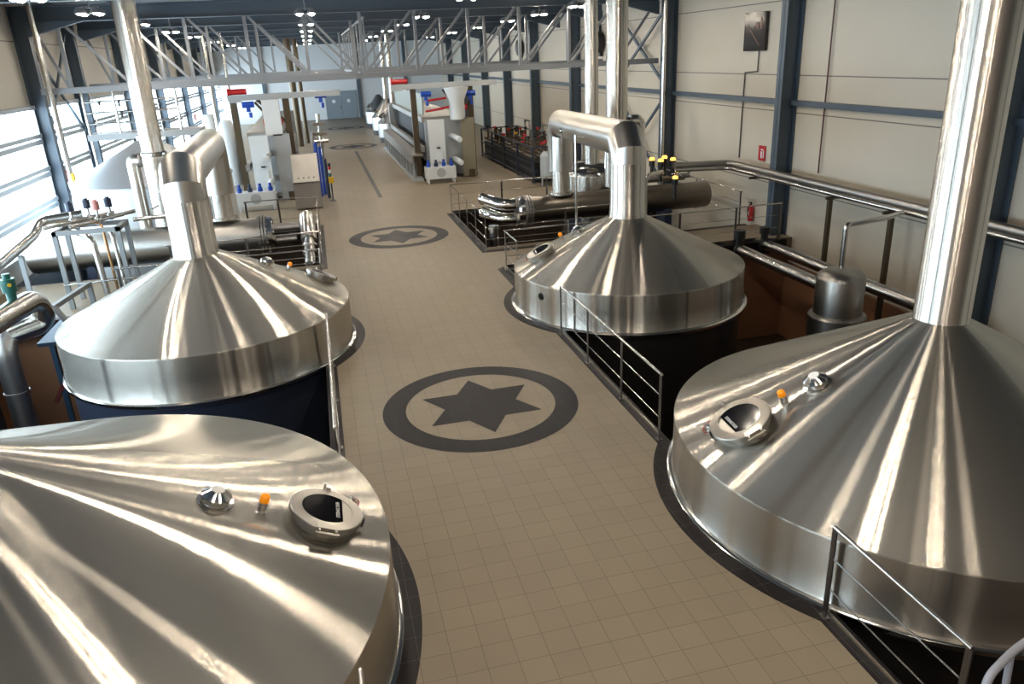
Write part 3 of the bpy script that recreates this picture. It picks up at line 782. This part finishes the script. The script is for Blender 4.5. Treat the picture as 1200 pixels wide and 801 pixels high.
# valves on the right condenser
vb = thing('valve_block', 'cluster of valves with glowing yellow caps above the right condenser', 'valve', (10.6, 22.5, 1.2))
obj('header', MB().tube([(9.9, 22.3, 1.42), (11.3, 22.3, 1.42)], .06, 12).tube([(9.9, 22.65, 1.30), (11.3, 22.65, 1.30)], .06, 12), PIPED, vb)
obj('feed_pipe', MB().tube([(9.2, 20.95, 0), (9.2, 20.95, 1.74), (9.9, 21.3, 1.78), (10.3, 22.3, 1.5)], .07, 14, bend=.2), PIPE, vb)
obj('side_pipe', MB().tube([(10.6, 22.3, 1.45), (11.0, 21.9, 1.75), (11.4, 21.9, 1.72)], .035, 10).tube([(10.9, 22.4, 1.4), (11.1, 22.0, 1.55), (11.2, 21.7, 1.9)], .03, 10), POLISH, vb)
CAPY = mat('yellow_lit_cap', (.9, .5, .1), .4, emit=(1., .55, .12), estr=1.6)
for x, y, z in ((10.05, 22.4, 1.50), (10.28, 22.25, 1.46), (10.5, 22.45, 1.52), (10.72, 22.3, 1.46), (10.62, 21.9, .95)):
    vv = obj('valve', MB().cyl((x, y, z - .15), (x, y, z + .3), .055, 12).cyl((x, y, z + .3), (x, y, z + .48), .09, 14), BLACK, vb)
    obj('cap', MB().lathe([(.088, z + .48), (.088, z + .54), (.06, z + .57), (0, z + .575)], (x, y, 0), n=16), CAPY, vv, label='glowing yellow cap')

# ------------------------------------------------------------------ mash filters
def mash_filter(name, label, x0, x1, ya, yb, tower, crane, tray):
    """plate filter: head stand at the near end, dark plate pack behind it, frame posts and a crane beam"""
    root = thing(name, label, 'filter press', ((x0 + x1) / 2, (ya + yb) / 2, 0))
    W = x1 - x0
    obj('base_frame', MB().box2((x0 + .1, ya + .3, 0), (x0 + .35, yb, .35)).box2((x1 - .35, ya + .3, 0), (x1 - .1, yb, .35)), BROWNP, root)
    pk = MB()
    n = 46
    for k in range(n):
        y = ya + 2.2 + (yb - ya - 3) * k / n
        pk.box2((x0 + (.6 if tray else .35), y, .55), (x1 - .35, y + (yb - ya - 3) / n * .78, 2.35))
    obj('plate_pack', pk, PLATEM, root)
    for x in (x0 + .18, x1 - .18):
        obj('side_rail', MB().box2((x - .08, ya + .6, 1.25), (x + .08, yb, 1.5)), PIPED, root)
    obj('rear_stand', MB().box2((x0 + .1, yb - .5, 0), (x1 - .1, yb, 2.7)), GREYP, root)
    obj('head_stand', MB().box2((x0 + .45, ya + 1.25, .05), (x1 - .1, ya + 1.65, 2.62)).box2((x0 + .40, ya + .36, .05), (x0 + 1.15, ya + 1.3, .25)), GREYP, root)
    obj('side_plate', MB().box2((x1 - .62, ya + .4, .05), (x1, ya + .5, 2.66)), OLIVE if tray else GREYP, root)
    obj('head_panel', MB().box2((x0 + .42, ya + .12, .1), (x0 + 1.15, ya + .36, 2.66)), WHITEP, root, label='white painted front panel')
    pn = obj('control_box', MB().box2((x0 + .62, ya + .06, .85), (x0 + .98, ya + .13, 1.3)), WHITEP, root)
    obj('display', MB().box2((x0 + .74, ya + .05, 1.42), (x0 + .9, ya + .13, 1.48)), BLACK, root)
    for z in (.85, 1.85):
        obj('ram', MB().cyl((x1 - .95, ya - .95, z), (x1 - .95, ya + 1.3, z), .125, 24).cyl((x1 - .95, ya - 1.0, z), (x1 - .95, ya - .95, z), .10, 24), WHITEP, root, label='white round ram end')
    # tower, frame posts, crane beam
    tx, tw = tower
    obj('tower', MB().box2((tx, ya + .4, 2.6), (tx + tw, ya + .9, 4.0)), WHITEP, root)
    for x in (x0 - .02, x1 + .02):
        obj('frame_post', MB().box2((x - .13, ya + 1.0, 0), (x + .13, ya + 1.25, 4.0)), BROWNP, root)
    obj('gable_bar', MB().bar((x1 + .02, ya + 1.15, 3.0), (x1 - 1.1, ya + 1.15, 4.0), .1, .14).bar((x1 - .2, ya + 1.3, 2.6), (x1 - 1.2, ya + 1.3, 3.9), .08, .1), BROWNP, root)
    c0, c1 = crane
    obj('crane_beam', MB().box2((c0, ya + .75, 4.0), (c1, ya + 1.05, 4.22)).box2((c0 + .1, ya + .7, 3.94), (c0 + .5, ya + 1.1, 4.0)), GREYP, root)
    bt = obj('hoist_motor', MB().cyl((c0 + .1, ya + .9, 4.34), (c0 + .75, ya + .9, 4.34), .11, 16).cyl((c0 + .02, ya + .9, 4.34), (c0 + .12, ya + .9, 4.34), .14, 16), REDP, root, label='red hoist motor')
    obj('red_actuator', MB().cyl((x1 - .9, ya + .9, 3.1), (x1 - .2, ya + .9, 3.1), .13, 16).cyl((x1 - .95, ya + .9, 3.1), (x1 - .8, ya + .9, 3.1), .17, 16).box((x1 - .5, ya + .9, 2.85), (.14, .14, .5)), REDP, root, label='red actuator')
    obj('trough', MB().box2((x0 + .3, ya + 1.3, 2.5), (x1 - .3, yb - .5, 2.72)), SHELL, root)
    if tray:
        x = x0 - .15
        obj('drip_tray', MB().bar((x, ya + .1, 1.16), (x, yb - .4, 1.16), .5, .05).bar((x - .22, ya + .1, .95), (x - .22, yb - .4, .95), .05, .45), SHELL, root)
        obj('tray_foot', MB().box2((x - .3, ya + .2, 0), (x + .2, yb - .4, .12)), GREYP, root)
        for k in range(12):
            y = ya + .4 + k * (yb - ya - 1) / 11
            obj('tray_leg', MB().box2((x - .22, y, .1), (x - .16, y + .25, .8)), GREYP, root)
        obj('splash_curtain', MB().box2((x0 + .55, ya + 2.5, 2.35), (x0 + .58, yb - .5, 3.7)), mat('pale_curtain', (.42, .45, .40), .25), root)
    return root
ml = mash_filter('mash_filter', 'long plate filter press on the window side under a red hoist motor', -3.12, -1.12, 32.6, 49, (-2.02, .66), (-3.3, 1.1), False)
mr = mash_filter('mash_filter', 'long plate filter press on the wall side with a drip tray towards the aisle', 4.42, 7.0, 34.9, 50.2, (6.0, .62), (3.42, 8.25), True)
for root, pts in ((ml, ((-2.55, 33.2, 3.85), (.3, 33.5, 4.05))), (mr, ((4.95, 35.8, 3.75), (6.95, 35.6, 3.7)))):
    for x, y, z in pts:
        obj('blue_motor', MB().cyl((x - .22, y, z), (x + .24, y, z), .12, 16).box((x, y, z - .17), (.15, .16, .22)).cyl((x + .05, y, z - .3), (x + .05, y, z - .5), .07, 12), BLUEP, root, label='blue geared motor')
for x, z in ((5.4, 3.45), (6.0, 3.1), (5.3, 3.0), (6.6, 3.6)):
    obj('red_bar', MB().cyl((x - .4, 35.8, z), (x + .5, 36.0, z + .08), .05, 10), REDP, mr, label='red bar')
obj('funnel', MB().lathe([(.28, 2.62), (.28, 3.3), (.55, 3.95), (.55, 4.0)], (6.25, 35.2, 0), n=32, cap=False), WHITEP, mr, label='pale funnel')
def hydraulic(label, x0, x1, y):
    r = thing('hydraulic_unit', label, 'pump unit', ((x0 + x1) / 2, y, 0))
    obj('tank', MB().box2((x0, y, .2), (x1, y + .6, .72)), WHITEP, r)
    obj('round_plate', MB().cyl(((x0 + x1) / 2, y - .015, .47), ((x0 + x1) / 2, y + .01, .47), .2, 32), GREYP, r, label='grey round cover plate')
    for x in (x0 + .05, x1 - .13):
        for yy in (y + .03, y + .5):
            obj('foot', MB().box2((x, yy, 0), (x + .08, yy + .08, .2)), WHITEP, r)
    for k in range(4):
        x = x0 + .15 + k * (x1 - x0 - .3) / 3
        obj('pump', MB().cyl((x, y + .25, .72), (x, y + .25, .88), .09, 14).cyl((x, y + .25, .88), (x, y + .25, 1.02), .055, 12), (BLUEP if k != 1 else BODY), r, label='small blue pump motor' if k != 1 else 'small dark pump motor')
    return r
hydraulic('white hydraulic unit with a round grey plate, before the window-side filter press', -3.35, -1.9, 30.9)
hydraulic('white hydraulic unit with a round grey plate, before the wall-side filter press', 4.46, 5.8, 34.0)
dk = thing('control_desk', 'grey steel control desk beside the window-side filter press', 'desk', (-.65, 30.6, 0))
obj('cabinet', MB().box2((-1.15, 30.3, .05), (-.15, 30.9, 1.05)), PIPED, dk)
obj('plinth', MB().box2((-1.1, 30.36, 0), (-.2, 30.85, .06)), BLACK, dk)
db = MB(); v = [db.bm.verts.new(p) for p in ((-1.12, 30.28, 1.05), (-.14, 30.28, 1.05), (-.14, 30.62, 2.05), (-1.12, 30.62, 2.05), (-1.12, 30.9, 1.05), (-.14, 30.9, 1.05), (-.14, 30.9, 2.05), (-1.12, 30.9, 2.05))]
for f in ((0, 1, 2, 3), (4, 7, 6, 5), (0, 3, 7, 4), (1, 5, 6, 2), (3, 2, 6, 7), (0, 4, 5, 1)): db.bm.faces.new([v[i] for i in f])
obj('sloped_console', db, SHELL, dk)
for k in range(4):
    obj('button', MB().cyl((-.92 + k * .19, 30.33, 1.2), (-.92 + k * .19, 30.37, 1.19), .035, 12), BLACK, dk)
obj('ledge', MB().box((-.63, 30.22, 1.05), (1.0, .2, .03)), POLISH, dk)
# upright pipe station and signal lamp at the aisle side of the window-side press
ps = thing('pipe_station', 'upright pipes and valves between the steel desk and the aisle', 'pipework', (-.05, 33, 0))
for x, y, z, m_, r in ((-.15, 33.2, 2.2, BLUEP, .07), (.0, 33.6, 2.0, BLUEP, .06), (-.2, 34.2, 2.6, PIPED, .09), (.15, 32.6, 1.6, BODY, .07)):
    obj('riser', MB().cyl((x, y, 0), (x, y, z), r, 12), m_, ps, label='blue riser pipe' if m_ is BLUEP else None)
obj('valve_tree', MB().cyl((.1, 33.8, 1.9), (.1, 33.8, 3.3), .09, 14).box((.1, 33.8, 2.5), (.6, .2, .14)).box((.1, 33.8, 2.9), (.5, .18, .12)).cyl((-.15, 33.8, 2.2), (.4, 33.8, 2.2), .09, 12).cyl((.1, 33.8, 0), (.1, 33.8, 1.9), .06, 12), POLISH, ps)
st = thing('signal_tower', 'slim signal lamp post with red, green and yellow sections beside the aisle', 'signal lamp', (.28, 31.8, 0))
obj('post', MB().cyl((.28, 31.8, 0), (.28, 31.8, 1.0), .03, 10).lathe([(.12, 0), (.12, .03)], (.28, 31.8, 0), n=20), BODY, st)
obj('yellow_box', MB().box((.3, 31.78, .85), (.2, .16, .24)), YELP, st, label='yellow box')
for k, m_ in enumerate((GREENP, WHITEP, REDP, BLACK)):
    obj('lamp_section', MB().cyl((.28, 31.8, 1.0 + k * .13), (.28, 31.8, 1.12 + k * .13), .055, 14), m_, st, label=('green', 'white', 'red', 'black')[k] + ' section')

# ------------------------------------------------------------------ far small kettles
for i, (x, y, R, lab) in enumerate(((5.2, 54.0, 1.15, 'small steel kettle with a stack just beyond the wall-side filter press'),
                                    (5.3, 60.0, 1.2, 'small steel kettle second in the far row'), (5.3, 67.0, 1.2, 'small steel kettle last in the far row near the end wall'))):
    k = thing('small_kettle', lab, 'brew kettle', (x, y, 0), 'small kettles at the far end')
    obj('dome', MB().lathe([(.15, 2.6), (R, 1.25), (R, 1.2)], (x, y, 0), n=48, cap=False), LIGHTST, k)
    obj('shell', MB().lathe([(R, 1.21), (R, .35)], (x, y, 0), n=48, cap=False), LIGHTST, k)
    obj('base', MB().lathe([(R * .96, .36), (R * .96, 0)], (x, y, 0), n=48), BODYR, k)
    if i < 2: obj('stack', MB().lathe([(.19, 2.5), (.16, 2.7), (.16, ZC - .02)], (x, y, 0), n=24, cap=False), PIPEZ, k)
    obj('manhole', MB().lathe([(.22, 0), (.22, .14), (0, .15)], (x - .8, y - .3, 1.72), (-.6, -.2, .8), 20), POLISH, k)

# ------------------------------------------------------------------ valve manifold by the right wall
vm = thing('valve_manifold', 'dark low rack packed with red-handled valves before the right wall columns', 'valve rack', (9.8, 37, 0))
fr = MB()
x0, x1, ya, yb = 8.8, 10.9, 31.9, 42.4
for x in (x0, x1):
    for y in (ya, ya + 2.6, ya + 5.2, ya + 7.9, yb):
        fr.box2((x - .04, y - .04, 0), (x + .04, y + .04, 1.5))
    for z in (.15, .8, 1.5): fr.box2((x - .03, ya, z - .03), (x + .03, yb, z + .03))
for y in (ya, yb):
    for z in (.15, 1.5): fr.box2((x0, y - .03, z - .03), (x1, y + .03, z + .03))
obj('frame', fr, BODY, vm)
obj('dark_fill', MB().box2((x0 + .12, ya + .15, .05), (x1 - .1, yb - .15, .85)), BLACK, vm)  # black box added to fill the gaps between the pipes with dark
for k in range(6):
    x = x0 + .2 + k * .34
    obj('header_pipe', MB().cyl((x, ya + .1, 1.0), (x, yb - .1, 1.0), .07, 12), BROWNP, vm)
for k in range(5):
    x = x0 + .2 + k * .4
    obj('lower_pipe', MB().cyl((x, ya + .1, .45), (x, yb - .1, .45), .09, 12), BODY, vm)
rng = random.Random(3)
for k in range(46):
    x = x0 + .2 + rng.randrange(6) * .34; y = ya + .4 + (yb - ya - .8) * k / 45
    h = .35 + rng.random() * .35
    vv = obj('valve', MB().cyl((x, y, 1.0), (x, y, 1.0 + h), .05, 10).sphere((x, y, 1.05), .1, 10), BROWNP, vm)
    c = rng.random(); m_ = REDP if c < .38 else (YELP if c < .44 else (POLISH if c < .6 else BLACK))
    obj('handle', MB().cyl((x, y, 1.0 + h), (x, y, 1.10 + h), .075, 12).box((x, y, 1.07 + h), (.2, .04, .03)), m_, vv, label={REDP: 'red handle', YELP: 'yellow handle', POLISH: 'steel handle', BLACK: 'black handle'}[m_])
for k in range(3):
    y = 32.4 + k * 3.4
    obj('arch_pipe', MB().tube([(x1 - .2, y, 1.0), (x1 - .2, y, 2.0), (x1 - .2, y + .9, 2.0), (x1 - .2, y + .9, 1.0)], .05, 10, bend=.15), PIPED, vm)
sv = thing('buffer_vessel', 'small grey vessel at the near end of the valve rack', 'tank', (9.3, 31.0, 0))
obj('shell', MB().lathe([(.42, .35), (.42, 1.25), (.3, 1.4), (0, 1.45)], (9.3, 31.0, 0), n=32), GREYP, sv)
for a in (.6, 2.7, 4.8): obj('leg', MB().cyl((9.3 + .34 * cos(a), 31 + .34 * sin(a), 0), (9.3 + .34 * cos(a), 31 + .34 * sin(a), .4), .04, 8), GREYP, sv)

# ------------------------------------------------------------------ pipework on the window side
FRM = mat('grey_frame_paint', (.27, .29, .30), .4)
rk = thing('bent_pipe_rack', 'grey square frame over the left condenser carrying bent pipes and valves', 'pipe rack', (-5.55, 19.6, 0))
for x, y in ((-6.25, 19.5), (-4.88, 19.5), (-6.25, 20.4), (-4.88, 20.4)):
    obj('post', MB().box2((x - .05, y - .05, 0), (x + .05, y + .05, 1.86)), FRM, rk)
obj('top_frame', MB().box2((-6.3, 19.45, 1.78), (-4.83, 19.55, 1.88)).box2((-6.3, 20.35, 1.78), (-4.83, 20.45, 1.88)).box2((-6.3, 19.45, 1.78), (-6.2, 20.45, 1.88)).box2((-4.93, 19.45, 1.78), (-4.83, 20.45, 1.88)), FRM, rk)
obj('pipe', MB().tube([(-6.1, 20.3, 1.72), (-5.65, 19.75, 1.72), (-5.5, 19.6, 1.55), (-5.42, 19.5, .0)], .075, 14, bend=.2), PIPE, rk)
obj('pipe', MB().tube([(-5.6, 20.3, 1.95), (-5.25, 19.7, 1.9), (-5.2, 19.6, .0)], .035, 12, bend=.12), mat('copper_brown_pipe', (.35, .20, .10), .3, 1.), rk, label='brown thin pipe')
obj('pipe', MB().tube([(-5.3, 20.2, 1.7), (-5.1, 19.8, 1.7), (-5.02, 19.62, .0)], .045, 12, bend=.12), PIPE, rk)
for k, (x, y) in enumerate(((-6.0, 20.2), (-5.7, 20.5), (-5.4, 20.1), (-5.2, 20.45))):
    obj('header', MB().tube([(x - .5, y - .55, 1.95), (x + .45, y + .45, 1.99)], .05, 12), PIPED if k % 2 else PIPE, rk)
    vv = obj('valve', MB().cyl((x, y, 1.95), (x, y, 2.24), .035, 10).sphere((x, y, 1.98), .09, 10), PIPE, rk)
    obj('actuator', MB().cyl((x, y, 2.22), (x, y, 2.42), .085, 14).cyl((x, y, 2.42), (x, y, 2.46), .05, 10), BODY if k != 2 else mat('pink_cap', (.55, .25, .22), .4), vv)
obj('cross_pipe', MB().tube([(-6.3, 19.4, .62), (-3.6, 19.4, .66)], .022, 10), PIPE, rk)
bp = thing('bent_pipe', 'thin bent steel pipe against the left kettle duct', 'pipe', (-3.9, 20.5, 0))
obj('pipe', MB().tube([(-4.7, 20.4, 1.86), (-3.75, 20.45, 1.88), (-3.7, 20.3, .0)], .055, 14, bend=.12), PIPE, bp)
obj('hand_valve', MB().box((-4.25, 20.42, 1.98), (.05, .05, .2)).cyl((-4.25, 20.42, 2.06), (-4.05, 20.42, 2.16), .02, 8), POLISH, bp)
wl = thing('window_pipe', 'steel pipe running along the windows with a dog-leg bend', 'pipe', (-7, 18, 1.2))
obj('pipe', MB().tube([(-7.2, 12.0, 1.0), (-7.05, 20.6, 1.66), (-6.95, 21.0, 1.92), (-6.0, 21.1, 1.98)], .12, 16, bend=.2), PIPE, wl)
for y in (13.5, 19.3): obj('hanger', MB().box2((-7.05, y - .03, PIT), (-6.95, y + .03, 1.0 if y < 15 else 1.45)), FRM, wl)
eb = thing('elbow_pipe', 'thick grey pipe bending down at the left edge, topped by a green valve', 'pipe', (-6.4, 15.9, PIT))
obj('upper_bend', MB().tube([(-6.75, 12.8, 1.0), (-6.02, 16.75, 1.05), (-6.02, 17.05, .45), (-6.62, 16.4, .42)], .22, 28, bend=.42, seg=8), PIPE, eb)
obj('down_pipe', MB().tube([(-6.35, 16.75, .42), (-6.62, 16.4, .40), (-6.66, 16.3, .1), (-6.66, 16.3, PIT)], .22, 28, bend=.2).lathe([(.24, -.02), (.24, .02)], (-6.66, 16.3, -.75), n=28), PIPED, eb)
gv = obj('green_valve', MB().cyl((-6.18, 16.1, 1.2), (-6.18, 16.1, 1.42), .09, 14).cyl((-6.18, 16.1, 1.4), (-6.18, 16.1, 1.66), .13, 16).cyl((-6.18, 16.1, 1.66), (-6.18, 16.1, 1.76), .07, 12), GREENP, eb, label='dark green valve actuator')
obj('yellow_dot', MB().cyl((-6.12, 15.98, 1.56), (-6.11, 15.96, 1.56), .035, 12), YELP, gv, label='yellow dot')
# steel service platform beneath the window pipes
PLB = mat('blue_grey_platform', (.03, .07, .12), .45)
pf = thing('service_platform', 'blue grey steel platform on posts at the left edge beside the left kettle', 'platform', (-6.2, 17.4, PIT))
obj('deck', MB().box2((-6.3, 16.95, -.06), (-5.25, 18.7, .02)), PLB, pf)
for x, y in ((-6.25, 17.6), (-5.4, 17.05), (-5.4, 18.6), (-6.25, 18.6)): obj('post', MB().box2((x - .05, y - .05, PIT), (x + .05, y + .05, -.06)), PLB, pf)
obj('rail_frame', MB().bar((-6.55, 17.2, .66), (-5.92, 17.4, .66), .1, .1).bar((-5.95, 17.35, .66), (-5.5, 18.55, .8), .1, .1).bar((-5.92, 17.35, .66), (-5.55, 17.2, .02), .09, .09).box2((-5.55, 18.5, .02), (-5.45, 18.6, .85)), FRM, pf)
obj('brace', MB().bar((-6.3, 17.1, -1.4), (-5.5, 17.0, -.1), .08, .08), mat('dark_red_brace', (.16, .03, .03), .5), pf)
# maintenance gallery above the white tank
mg = thing('maintenance_gallery', 'light steel railed gallery above the white cone-roofed tank', 'gallery', (-6.4, 29.3, 0))
obj('deck', MB().box2((-7.5, 28.9, 3.15), (-3.9, 30.2, 3.35)), GREYP, mg)
for x in (-7.4, -6.45, -5.5, -4.5):
    obj('post', MB().cyl((x, 28.95, 0 if x in (-7.4, -4.5) else 3.3), (x, 28.95, 4.7), .045, 10), RAILM, mg)
for z in (3.7, 4.05, 4.4, 4.72): obj('rail', MB().cyl((-7.45, 28.95, z), (-4.4, 28.95, z), .035, 10), RAILM, mg)
for x in (-7.1, -6.1, -5.1): obj('mesh_bar', MB().cyl((x, 28.95, 3.35), (x, 28.95, 4.7), .018, 8), RAILM, mg)
for x, z in ((-6.9, 4.35), (-6.3, 4.3), (-6.28, 3.95)): obj('hook', MB().box((x, 28.88, z), (.07, .05, .16)), BLACK, mg)
tag(obj('down_pipe', MB().cyl((-7.75, 27.0, 0), (-7.75, 27.0, ZC - .05), .09, 16).lathe([(.105, 0), (.105, .06)], (-7.75, 27.0, 4.7), n=16).lathe([(.105, 0), (.105, .06)], (-7.75, 27.0, 2.9), n=16), PIPE), 'pale down pipe beside the first blue column on the window side', 'down pipe')
tag(obj('yellow_marker', MB().box((-7.63, 26.9, 2.22), (.03, .16, .3)), YELP), 'small yellow marker on the window-side down pipe', 'marker')
for y, z, n_ in ((28.4, 2.1, 'nearest'), (48.6, 2.1, 'middle'), (60.5, 2.0, 'farthest')):
    tag(obj('red_notice', MB().box((-8.38, y, z), (.03, .9, .42)), mat('red_notice_board', (.65, .06, .07), .5)), 'small red notice on the window wall, the %s from the gallery' % n_, 'sign', 'red notices on the windows')
# white tanks behind the window-side press
for x, y, n_ in ((-3.85, 36.5, 'nearer'), (-5.2, 42, 'farther')):
    t_ = thing('white_vessel', 'white upright vessel by the windows behind the filter press, the %s one' % n_, 'tank', (x, y, 0))
    obj('shell', MB().lathe([(.32, .3), (.32, 2.9), (.2, 3.1), (0, 3.14)], (x, y, 0), n=32), WHITEP, t_)
    for a in (.5, 2.6, 4.7): obj('leg', MB().cyl((x + .25 * cos(a), y + .25 * sin(a), 0), (x + .25 * cos(a), y + .25 * sin(a), .35), .03, 8), GREYP, t_)
for x, y, r in ((-4.6, 40, .09), (-4.2, 44, .09), (-1.2, 55, .22), (-.75, 57, .16)):
    tag(obj('upright_pipe', MB().cyl((x, y, 0), (x, y, ZC - .02), r, 16), PIPE if r < .15 else BROWNP), 'tall upright pipe behind the window-side filter press, %s' % {-4.6: 'thin and nearest', -4.2: 'thin and farther', -1.2: 'thick and brown', -.75: 'brown and farthest'}[x], 'pipe')
hw = thing('low_wall_cabinet', 'grey equipment cabinet low on the far right of the end wall', 'cabinet', (8.0, 77, 0))
obj('body', MB().box2((7.2, 76.5, .1), (8.8, 77.3, 1.9)), GREYP, hw); obj('door', MB().box2((7.25, 76.46, .2), (8.0, 76.5, 1.8)), GREYP, hw)
